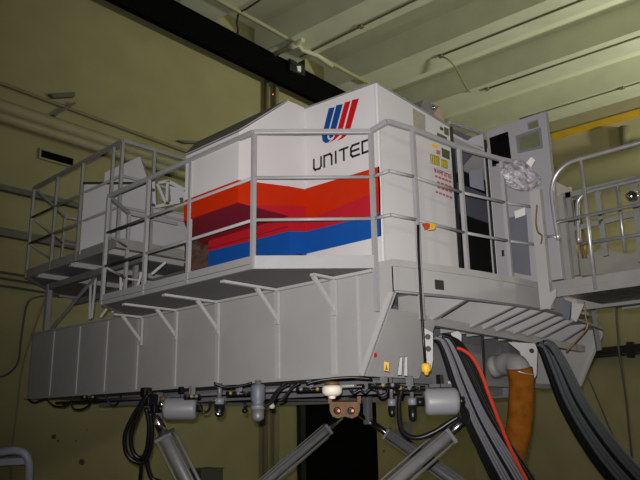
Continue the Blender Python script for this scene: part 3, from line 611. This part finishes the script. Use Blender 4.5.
# far rail of the gangway
h_ = lambda x, y: at(x, y, 'x', XG2)
hr = lambda x, y: at(x, y, 'x', 6.85)
MB().tube(smooth_path([hr(579, 243), hr(578, 225), hr(577.5, 205), hr(580, 198), hr(586, 193), hr(594, 190)], 4) + [hr(640, 179.5), hr(700, 166)], .024, 10).build('top_rail', 'steel', gw)
MB().tube([hr(582, 244), hr(640, 234.5), hr(700, 224)], .02, 8).build('rail', 'steel', gw)
for a_, b_ in (((617, 186), (625, 252)),):
    MB().tube([hr(*a_), hr(*b_)], .018, 8).build('post', 'steel', gw)
MB().prism([h_(x, y) for x, y in [(572, 252), (587, 255), (596, 252), (605, 247), (615, 252), (628, 254), (640, 250), (700, 243), (700, 268), (573, 276)]], (.008, 0, 0)).build('kick_sheet', 'sheet', gw)
# grey gate standing behind the gangway rail
XQ = 6.95
q_ = lambda x, y: at(x, y, 'x', XQ)
gt = thing('grey_gate', (XQ, 2.3, 2.8), 'grey square-bar gate standing on the far side of the gangway', 'gate')
MB().bar(q_(566, 193), q_(575, 276), .04, .11, (0, 1, 0)).build('gate_post', 'gr', gt)
MB().bar(q_(566, 196), q_(635, 179), .04, .06).build('top_bar', 'gr', gt)
MB().bar(q_(571, 229.5), q_(634, 214.5), .03, .05).build('middle_bar', 'gr', gt)
MB().bar(q_(597, 187), q_(606, 256), .03, .05, (0, 1, 0)).build('upright', 'gr', gt)
MB().bar(q_(634, 178), q_(642, 262), .04, .06, (0, 1, 0)).build('gate_post', 'gr', gt)
MB().prism([q_(573, 200), q_(577, 200), q_(581, 224), q_(576, 224)], (.05, 0, 0)).build('lock_box', 'ink', gt)
for k, (xa, xb_) in enumerate(((575, 578), (578.5, 583), (583, 586))):
    MB().tube([q_(xa, 230), q_(xb_, 258)], .012, 6).build('strap', 'brown' if k == 1 else 'brass', gt)
tag(MB().lathe(at(631, 196.5, 'x', 6.7), (-.7, -.7, 0), [(0, .055), (.03, .06), (.06, .045), (.07, .02)], 14).build('round_lamp', 'chrome'), 'small round shiny lamp by the gate at far right', 'lamp')
# brackets under the dock
t = thing('dock_bracket', (6.7, 3.0, 2.5), 'grey triangular docking bracket between gangway and hull', 'bracket')
MB().prism([at(x, y, 'x', 6.45) for x, y in [(572, 303), (584, 304), (576, 322), (571, 319)]], (.02, 0, 0)).build('gusset', 'strip', t)
MB().prism([at(x, y, 'x', 6.5) for x, y in [(556, 296), (571, 302), (569, 320), (549, 312)]], (.02, 0, 0)).build('side_plate', 'panel2', t)
hose('yellow_strap', [at(x, y, 'x', 6.55) for x, y in [(584, 302), (586, 318), (587, 328), (577, 340), (566, 352)]], .007, 'brass', 6, t)
t = tag(MB().bar(atd(591, 302, 8.0), atd(599, 350, 8.0), .05, .05, F).build('drop_pipe', 'cyl'), 'slim grey pipe dropping beside the hull under the gangway', 'pipe')

# ================================================================== SERVICE PLATFORM at the far end
XS, YS0, YS1 = 3.8, 6.78, 9.1; ZS0, ZS1, ZSR = 3.47, 3.585, 4.735
sv = thing('service_platform', (4.6, 7.9, 2.8), 'raised railed service platform above the far end of the hull', 'platform')
ch = V((4.75, 10.13, 0))
pl = [(XS + .01, YS0), (XS + .01, YS1), (ch.x, ch.y), (6.6, ch.y), (6.6, YS0)]
MB().prism([(x, y, ZS0 + .03) for x, y in pl], (0, 0, .03)).build('deck_plate', 'dkgrey', sv)
cr = [V((6.6, YS0, 0)), V((XS, YS0, 0)), V((XS, YS1, 0)), ch, V((6.0, ch.y, 0))]
for a, b in zip(cr, cr[1:]): toe(a, b, sv, ZS0, .115, 'gr')
for y in (7.0, 7.9, 8.8): MB().bar((XS + .02, y, ZS0 - .0), (6.5, y, ZS0 - .0), .06, .06).build('floor_beam', 'deck', sv)
MB().bar((XS + .35, YS0, ZS0 - .07), (XS + .35, YS1, ZS0 - .07), .06, .08).build('floor_beam', 'dkgrey', sv)
MB().bar((5.0, YS0, ZS0 - .07), (5.0, ch.y, ZS0 - .07), .06, .08).build('floor_beam', 'dkgrey', sv)
zrs = [ZSR, at(35, 216, 'x', XS).z + .0, at(33, 242, 'x', XS).z]
for y in [YS0, at(112, 175, 'x', XS).y, at(80.5, 200, 'x', XS).y, at(55, 210, 'x', XS).y, YS1]: post(V((XS, y, 0)), ZS0, ZSR - .01, sv, m='gr')
for p in (ch, V((XS + .42, YS0, 0)), V((XS + 1.2, YS0, 0))): post(p, ZS0, ZSR - .01, sv, m='gr')
for k, z in enumerate(zrs):
    for a, b in zip(cr, cr[1:]):
        if k == 0: MB().bar(a + V((0, 0, z)), b + V((0, 0, z)), .04, .04).build('top_rail', 'gr', sv)
        else: MB().tube([a + V((0, 0, z)), b + V((0, 0, z))], .016, 8).build('rail', 'gr', sv)
# supports standing on the hull
sup = at(44, 331, 'x', XH)
MB().bar((4.22, 9.3, 2.82), (4.22, 9.3, ZS0), .07, .07).build('support_leg', 'gr', sv)
MB().bar((4.22, 9.15, 2.83), (4.22, 7.9, ZS0 - .03), .03, .03).build('brace', 'gr', sv)
for a, b, d in [((90, 319), (91, 279), 8.9), ((92, 318), (96, 278), 8.85), ((101, 317), (108, 307), 8.3), ((112, 312), (117, 309), 8.3)]:
    MB().bar(atd(*a, d), atd(*b, d), .028, .028, F).build('support_strut', 'strip', sv)
for a, b, d in [((136, 292), (142, 272), 7.6), ((152, 274), (166, 262), 7.4), ((121, 290), (121, 276), 7.7), ((122, 286), (127, 278), 7.7)]:
    MB().bar(atd(*a, d), atd(*b, d), .026, .026, F).build('support_strut', 'strip', sv)
MB().bar((4.3, 7.2, 2.81), (4.3, 7.2, ZS0), .05, .05).build('support_leg', 'gr', sv)
MB().bar((6.2, 7.2, 2.81), (6.2, 7.2, ZS0), .06, .06).build('support_leg', 'gr', sv)
MB().bar((6.2, 9.3, 2.82), (6.2, 9.3, ZS0), .06, .06).build('support_leg', 'gr', sv)
# white equipment cabinets standing on the platform
e1 = V((.73, -.68, 0)); e2 = V((.68, .73, 0))
zf = ZS0 + .062
def cabinet(name, px0, px1, pyt, dist, depth, label):
    a = atd(px0, pyt, dist); b = a + e1 * ((px1 - px0) / FPX * dist * 1.0)
    zt = a.z; a = V((a.x, a.y, zf)); b = V((b.x, b.y, zf))
    t = thing(name, (a + b) / 2, label, 'cabinet')
    MB().prism([a, b, b + e2 * depth, a + e2 * depth], (0, 0, zt - zf)).build('body', 'boxw', t, .01)
    return t, a, b, zt
t, a, b, zt = cabinet('equipment_cabinet', 84, 149, 184, 8.45, .45, 'white cabinet with dark lid and slanted cover on the service platform')
MB().prism([a + e1 * -.01 - e2 * .01 + V((0, 0, zt - zf)), b + e1 * .01 - e2 * .01 + V((0, 0, zt - zf)), b + e2 * .46 + V((0, 0, zt - zf)), a + e2 * .46 + V((0, 0, zt - zf))], (0, 0, .025)).build('lid', 'ink', t)
MB().prism([atd(x, y, 8.62) for x, y in [(104, 184), (105, 172.5), (140, 156.5), (149, 184)]], e2 * .3).build('slanted_cover', 'boxw', t)
xa, xb_ = at(151, 235, 'y', 6.95).x, at(200, 235, 'y', 6.95).x; zt = at(150, 207, 'y', 6.95).z
t = thing('equipment_cabinet', ((xa + xb_) / 2, 7.2, zf), 'lower white cabinet on the service platform next to the display housing', 'cabinet')
MB().box((xa, 6.95, zf), (xb_, 7.5, zt)).build('body', 'boxw', t, .01)
MB().box((xa - .01, 6.94, zt), (xb_ + .01, 7.51, zt + .015)).build('lid', 'boxw', t)
a = V((xa + .3, 7.1, zf))
# bracketed mechanism seen over the low cabinet
t = thing('mechanism_frame', a + V((0, 0, zt - zf)), 'small white metal frame mechanism on top of the low cabinet', 'mechanism')
DM = 8.05
for p0, p1, wd in [((154, 182), (155, 208), .035), ((155, 207), (183, 201), .035), ((158, 184), (167, 205), .03), ((168, 180), (167, 204), .03), ((159, 183), (169, 181), .03), ((170, 182), (185, 190), .04)]:
    MB().bar(atd(*p0, DM), atd(*p1, DM), wd, .05, F).build('frame_bar', 'boxw', t)
plate([(170, 186), (186, 190), (186, 203), (171, 203)], DM + .06, .03, 'boxw', 'frame_plate', t)
for q in [(153, 190), (153, 205), (167.5, 203), (181, 199), (181.5, 202)]:
    MB().lathe(atd(*q, DM - .05), F, [(0, .02), (.04, .02)], 8).build('bolt', 'ink', t)
plate([(160, 189), (161, 201), (165, 199)], DM + .03, .02, 'frame', 'dark_gap', t)

# ================================================================== ACTUATOR LEGS
def actuator(label, top, bot, d0, d1, r, m, ratio=.3, ext=1.6):
    a = atd(*top, d0); b = atd(*bot, d1); d = (b - a).normalized()
    end = a + d * ((a.z - FL - .12) / -d.z)
    t = thing('actuator_leg', (end.x, end.y, FL), label, 'actuator', 'hydraulic legs under the hull')
    L = (end - a).length
    MB().tube([a - d * .12, a + d * ratio * L * .5], r * .5, 12).build('rod', 'chrome', t)
    s = d.cross(F).normalized(); u = s.cross(d).normalized()
    b0, b1, b2 = L * .07, L * .40, L * .80
    MB().lathe(a + d * b0, d, [(0, r * .45), (.01, r * .72), (b1 - b0, r * .72), (b2 - b0, r * .80), (b2 - b0 + .01, r * .5), (L * .9 - b0, r * .45)], 16).build('barrel', m, t)
    for q, w_ in ((b0, .035), (b1, .05), (b2, .05)):
        MB().bar(a + d * q, a + d * (q + w_), r * 1.9, r * 1.9, u).build('end_plate', m, t, .006)
    for i_ in (-1, 1):
        for j_ in (-1, 1):
            o_ = s * (i_ * r * .78) + u * (j_ * r * .78)
            MB().tube([a + d * (b0 + .005) + o_, a + d * b2 + o_], r * .13, 6).build('tie_rod', 'cyl', t)
    MB().tube([a + d * (b0 + .06) + s * r * 1.12, a + d * (b2 - .05) + s * r * 1.12], r * .2, 8).build('side_pipe', m, t)
    MB().box(a - V((.04, .04, .05)), a + V((.04, .04, max(.06, 1.9 - a.z)))).build('clevis', 'dkcyl', t, .01)
    MB().box(V((end.x - .16, end.y - .16, FL)), V((end.x + .16, end.y + .16, FL + .2))).build('foot_block', 'dkcyl', t, .02)
    return t
actuator('grey hydraulic leg below the hull at left, beside hanging black hoses', (157, 420), (187, 480), 7.3, 7.3, .10, 'cyl', .2)
actuator('dark hydraulic leg leaning left in front of the black doorway', (345, 414), (268, 480), 7.6, 7.2, .065, 'dkcyl', .3)
actuator('dark hydraulic leg leaning right, crossing behind the nearer leg', (368, 420), (455, 482), 7.9, 7.5, .07, 'dkcyl', .3)
actuator('nearest light grey hydraulic leg leaning left under the hull corner', (470, 416), (396, 480), 6.1, 5.9, .08, 'cyl', .2)
# left leg lower side gear
t = thing('valve_block', atd(151, 404, 7.0), 'black valve block with fittings above the left hydraulic leg', 'valve block')
for c, sz in [((150, 400), .12), ((146, 392), .09), ((155, 409), .08), ((143, 403), .06)]:
    p = atd(*c, 7.1); MB().box(p - V((sz / 2,) * 3), p + V((sz / 2,) * 3)).build('block', 'rubber', t, .01)
MB().lathe(atd(159, 404.5, 7.0), R, [(0, .03), (.04, .03), (.05, .02), (.06, .02)], 10).build('fitting', 'chrome', t)
MB().lathe(atd(160, 399, 7.02), R, [(0, .025), (.06, .025)], 10).build('fitting', 'brown', t)
# black hose loops at left
for pts, lb in [([(150, 392), (142, 402), (132, 418), (125, 435), (126, 452), (134, 461), (144, 462), (150, 450), (152, 430), (150, 412)], 'outer black hose looping below the hull at left'),
                ([(148, 394), (139, 412), (131, 436), (133, 452), (141, 458), (147, 448), (149, 425), (146, 408)], 'inner black hose looping below the hull at left')]:
    tag(hose('hose_loop', [atd(x, y, 6.9) for x, y in pts], .022, 'rubber', 8), lb, 'hose')
tag(hose('drop_hose', [atd(x, y, 6.95) for x, y in [(141, 460), (141, 470), (140, 485), (140, 520)]], .02, 'rubber', 8), 'black hose dropping below the loops at lower left', 'hose')
tag(hose('drop_hose', [atd(x, y, 7.0) for x, y in [(146, 455), (148, 468), (152, 478), (160, 482)]], .025, 'rubber', 8), 'short black hose beside the left hydraulic leg', 'hose')
# accumulators
def accumulator(a, b, d, r, label):
    t = thing('accumulator', atd((a[0] + b[0]) / 2, a[1], d), label, 'accumulator')
    p, q = atd(*a, d), atd(*b, d); ax = q - p; L = ax.length
    MB().lathe(p, ax, [(0, r * .8), (.02, r * .97), (.04, r), (L - .04, r), (L - .02, r * .97), (L, r * .8)], 24).build('drum', 'accum', t)
    MB().lathe(p - ax.normalized() * .06, ax, [(0, .035), (.06, .035)], 12).build('end_cap', 'rubber', t)
    MB().lathe(q, ax, [(0, .035), (.05, .035)], 12).build('end_cap', 'rubber', t)
    m = (p + q) / 2; s = ax.normalized()
    MB().box(m + V((-.02, -.02, r * .9)) - s * .0, m + V((.02, .02, r + .1))).build('hanger', 'rubber', t)
    MB().bar(m - s * L * .33 + V((0, 0, r + .015)), m + s * L * .33 + V((0, 0, r + .015)), .05, .025).build('strap', 'ink', t)
accumulator((164, 408.5), (197, 408.5), 6.7, .105, 'grey drum accumulator under the hull at left')
accumulator((424, 402), (458, 401), 5.4, .105, 'grey drum accumulator under the hull by the cables')
# filter bowls
def filter_bowl(x, y, d, r, h, m, label, cap='dkgrey'):
    p = atd(x, y, d); t = thing('filter_bowl', p, label, 'filter')
    MB().lathe(p, (0, 0, -1), [(0, r * 1.1), (.02, r * 1.15), (.05, r * 1.15), (.055, r)], 16).build('head', cap, t)
    MB().lathe(p - V((0, 0, .05)), (0, 0, -1), [(0, r), (h * .7, r), (h * .85, r * .85), (h * .96, r * .5), (h, r * .15)], 16).build('bowl', m, t)
    MB().tube([p, V((p.x, p.y, max(p.z + .02, 1.92)))], r * .5, 8).build('stem', 'dkcyl', t)
    return p
filter_bowl(219.5, 398, 6.1, .042, .115, 'rubber', 'black filter bowl with chrome clip under the hull left of the big grey filter')
tag(hose('chrome_clip', [atd(x, y, 6.03) for x, y in [(215, 399), (214.5, 409), (217.5, 414), (221.5, 414), (224.5, 409), (224.5, 399)]], .006, 'chrome'), 'chrome wire clip round a black filter bowl', 'clip')
p = filter_bowl(258, 403, 5.75, .052, .10, 'dkcyl', 'large grey filter below the hull left of the doorway')
tag(MB().lathe(atd(258, 384.5, 5.75), (0, 0, -1), [(0, .05), (.02, .06), (.12, .06), (.15, .045), (.17, .05)], 16).build('filter_housing', 'panel2'), 'blue-grey filter housing right under the hull edge', 'housing')
filter_bowl(391.5, 399, 5.6, .030, .095, 'rubber', 'small black glass filter bowl left of its twin')
filter_bowl(412, 398, 5.5, .034, .135, 'rubber', 'longer black filter bowl beside the drum by the cables')
tag(MB().lathe(atd(245, 405, 6.2), (0, 0, -1), [(-.03, .012), (0, .012), (.03, .014), (.04, .026), (.06, .026), (.07, .01)], 10).build('drain_knob', 'rubber'), 'small black drain knob hanging under the hull', 'knob')
tag(MB().lathe(atd(272, 404.5, 5.9), (0, 0, -1), [(-.05, .015), (0, .016), (.005, .026), (.03, .022), (.035, .01)], 10).build('small_sensor', 'pipew'), 'small pale round sensor beside the large grey filter', 'sensor')
# cream dome detector and twin-lamp bracket
p = atd(332, 388.5, 5.3)
t = thing('dome_detector', p, 'cream round detector dome hanging under the hull', 'detector')
MB().lathe(p, (0, 0, -1), [(-.02, .07), (0, .078), (.03, .076), (.05, .062), (.058, .035)], 20).build('dome', 'dome', t)
MB().lathe(p - V((0, 0, .055)), (0, 0, -1), [(0, .03), (.02, .026), (.025, .012)], 12).build('nose', 'dome', t)
MB().lathe(p + V((0, 0, .02)), (0, 0, 1), [(0, .06), (.03, .055)], 14).build('base_ring', 'brown', t)
t = thing('twin_lamp_bracket', atd(344, 408, 5.6), 'rusty bracket with two round red-lit lamps in front of the doorway', 'lamp')
plate([(329.5, 402), (360, 402), (360, 410), (357.5, 416), (352, 418.5), (345, 416.5), (338, 418.5), (332.5, 416.5), (330, 411)], 5.6, .05, 'brown', 'bracket_plate', t)
for x in (337.2, 351):
    MB().lathe(atd(x, 410.5, 5.59), -F, [(0, .03), (.012, .03), (.016, .02)], 14).build('lamp_socket', 'ink', t)
    for dx in (-1.7, 1.7): MB().lathe(atd(x + dx, 410.8, 5.57), -F, [(0, .010), (.008, .006)], 8).build('lamp_lens', 'glow' if dx > 0 else 'chrome', t)
for x in (330, 359): MB().bar(atd(x, 403, 5.62), atd(x, 396, 5.62), .03, .03, F).build('hanger', 'brown', t)
# clutter of hoses under the hull edge
under = [([(28, 399), (34, 402.5), (42, 400), (48, 399)], 8.9, 'left end'), ([(47, 400), (55, 406), (66, 406), (72, 400)], 8.6, 'second from the left end'),
         ([(71, 401), (73, 408), (80, 409.5), (88, 406), (91, 399)], 8.3, 'third from the left end'), ([(104, 392), (110, 404), (117, 404), (123, 391)], 8.4, 'left of the hose loops'),
         ([(198, 402), (203, 412), (209, 410), (210, 401)], 6.4, 'beside the left drum'), ([(290, 384), (280, 390), (272, 402), (264, 406)], 5.7, 'right of the large grey filter'),
         ([(284, 384), (276, 392), (268, 404), (262, 405)], 5.75, 'touching the large grey filter'), ([(300, 383), (292, 388), (284, 398), (278, 401)], 5.7, 'left of the cream dome'),
         ([(350, 389), (354, 393), (360, 390), (365, 393), (370, 389), (376, 390)], 5.4, 'right of the cream dome'), ([(376, 389), (380, 396), (386, 394), (388, 388)], 5.4, 'left of the twin filter bowls'),
         ([(214, 383), (225, 387), (240, 386), (252, 383)], 5.7, 'above the black filter bowl'), ([(306, 384), (322, 380), (350, 377.5), (372, 379)], 5.1, 'along the hull edge above the dome')]
for pts, d, lb in under:
    tag(hose('under_hose', [atd(x, y, d) for x, y in pts], .012, 'rubber', 6), 'thin black hose drooping under the hull, ' + lb, 'hose')
tag(hose('thick_hose', [atd(x, y, 5.3) for x, y in [(404, 386), (400, 396), (399, 412), (401, 428), (408, 436), (420, 437.5), (436, 431), (450, 422), (458, 417)]], .020, 'rubber', 8), 'thick black hose curving under the hull to the nearest leg', 'hose')
for k, (x0, x1, y, d) in enumerate([(184, 200, 397, 6.1), (226, 252, 394, 6.0), (296, 324, 390, 5.6), (368, 400, 386, 5.2), (395, 425, 389, 5.3), (82, 96, 397.5, 8.3)]):
    t = thing('pipe_manifold', atd((x0 + x1) / 2, y, d), 'dark pipe manifold with fittings under the hull, ' + ['beside the left drum', 'left of the large grey filter', 'left of the cream dome', 'right of the cream dome', 'above the twin filter bowls', 'near the far left end'][k], 'manifold')
    MB().tube([atd(x0, y, d), atd(x1, y - .5, d)], .022, 8).build('pipe', 'rubber', t)
    for q in range(3):
        xx = x0 + (x1 - x0) * (q + .6) / 3.4; MB().lathe(atd(xx, y, d - .02), ray(xx, y) * -1 + V((0, 0, .3)), [(0, .016), (.03, .016), (.035, .01)], 8).build('fitting', ['chrome', 'brass', 'dkcyl'][(q + k) % 3], t)
    p = atd((x0 + x1) / 2, y, d); MB().box(p + V((-.02, -.02, 0)), p + V((.02, .02, max(.03, 1.9 - p.z)))).build('hanger', 'dkgrey', t)

# ================================================================== CABLES, HOSE AND DUCT AT THE ENTRY END
def bundle(name, label, path, wid, n, d, mats, r, dj=.02):
    t = thing(name, atd(*path[-1], d), label, 'cables')
    for k in range(n):
        u = k / (n - 1) - .5; dd = d + random.uniform(-dj, dj) + abs(u) * .03
        pts = [atd(x + u * w_, y - u * w_ * .28, dd) for (x, y), w_ in zip(path, wid)]
        m = mats[k % len(mats)] if not callable(mats) else mats(k)
        hose('cable', pts, r if m != 'rubber' else r * 1.35, m, 6, t, 5)
    return t
bundle('cable_bundle', 'flat bundle of grey and black cables hanging from the near side of the entry end', [(437, 337), (445, 340), (453, 356), (463, 382), (477, 415), (494, 447), (514, 482), (545, 540)], [12, 14, 17, 21, 25, 30, 36, 40], 13, 5.75,
       lambda k: 'rubber' if k in (0, 1, 2, 6, 11, 12) else 'cablegrey', .0125)
bundle('cable_bundle', 'bundle of black cables right beside the red hose', [(448, 338), (457, 344), (468, 362), (480, 392), (493, 424), (510, 456), (528, 486), (550, 530)], [5, 6, 8, 9, 10, 12, 14, 14], 5, 5.85, lambda k: 'rubber', .014)
bundle('cable_bundle', 'thick bundle of slate grey cables hanging from the far side of the entry end', [(541, 343), (548, 348), (558, 368), (572, 400), (590, 430), (612, 460), (640, 492), (680, 540)], [10, 13, 18, 22, 26, 30, 34, 36], 9, 6.9,
       lambda k: 'rubber' if k in (0, 1, 5) else 'cablegrey2', .024)
tag(hose('looped_wire', [atd(x, y, 5.6) for x, y in [(448, 395), (455, 402), (464, 406), (469, 414), (468, 424), (461, 420), (457, 410)]], .007, 'rubber'), 'thin black wire looped over the near cable bundle', 'wire')
tag(MB().bar(atd(448.5, 381, 5.62), atd(456, 402, 5.62), .02, .02, F).build('cable_clip', 'steel'), 'slim metal clip on the near cable bundle', 'clip')
tag(hose('red_hose', [atd(x, y, 5.7) for x, y in [(457, 348), (463, 350), (472, 357), (481, 373), (489, 395), (499, 421), (511, 450), (527, 481), (550, 520)]], .0155, 'redhose', 8), 'bright red hose hanging beside the near cable bundle', 'hose')
tag(hose('hanging_cable', [atd(x, y, 5.9) for x, y in [(482, 337), (483, 352), (484, 370), (484, 390)]], .010, 'rubber'), 'short black cable hanging behind the red hose', 'cable')
# flexible duct
t = thing('flexible_duct', atd(505, 500, 6.15), 'orange corrugated flexible duct hanging from a grey cloth elbow', 'duct')
el = smooth_path([atd(492, 367, 6.45), atd(500, 365, 6.4), atd(509, 363, 6.3), atd(517, 366, 6.2), atd(521, 376, 6.15)], 5)
MB().tube(el, [.10 + .004 * math.sin(i * .9) for i in range(len(el))], 18).build('cloth_elbow', 'cloth', t)
dp = smooth_path([atd(519.5, 368, 6.15), atd(521.5, 382, 6.14), atd(521, 402, 6.12), atd(519, 425, 6.1), atd(514, 452, 6.08), atd(507, 485, 6.05), atd(500, 520, 6.0)], 14)
MB().tube(dp, [.108 + (.005 if i % 2 else 0) for i in range(len(dp))], 20).build('corrugated_hose', 'duct', t)
MB().tube(smooth_path([dp[1] - F * .11 - R * .05, dp[3] - F * .12 + R * .02, dp[5] - F * .09 + R * .09], 4), .006, 6).build('clamp_band', 'steel', t)
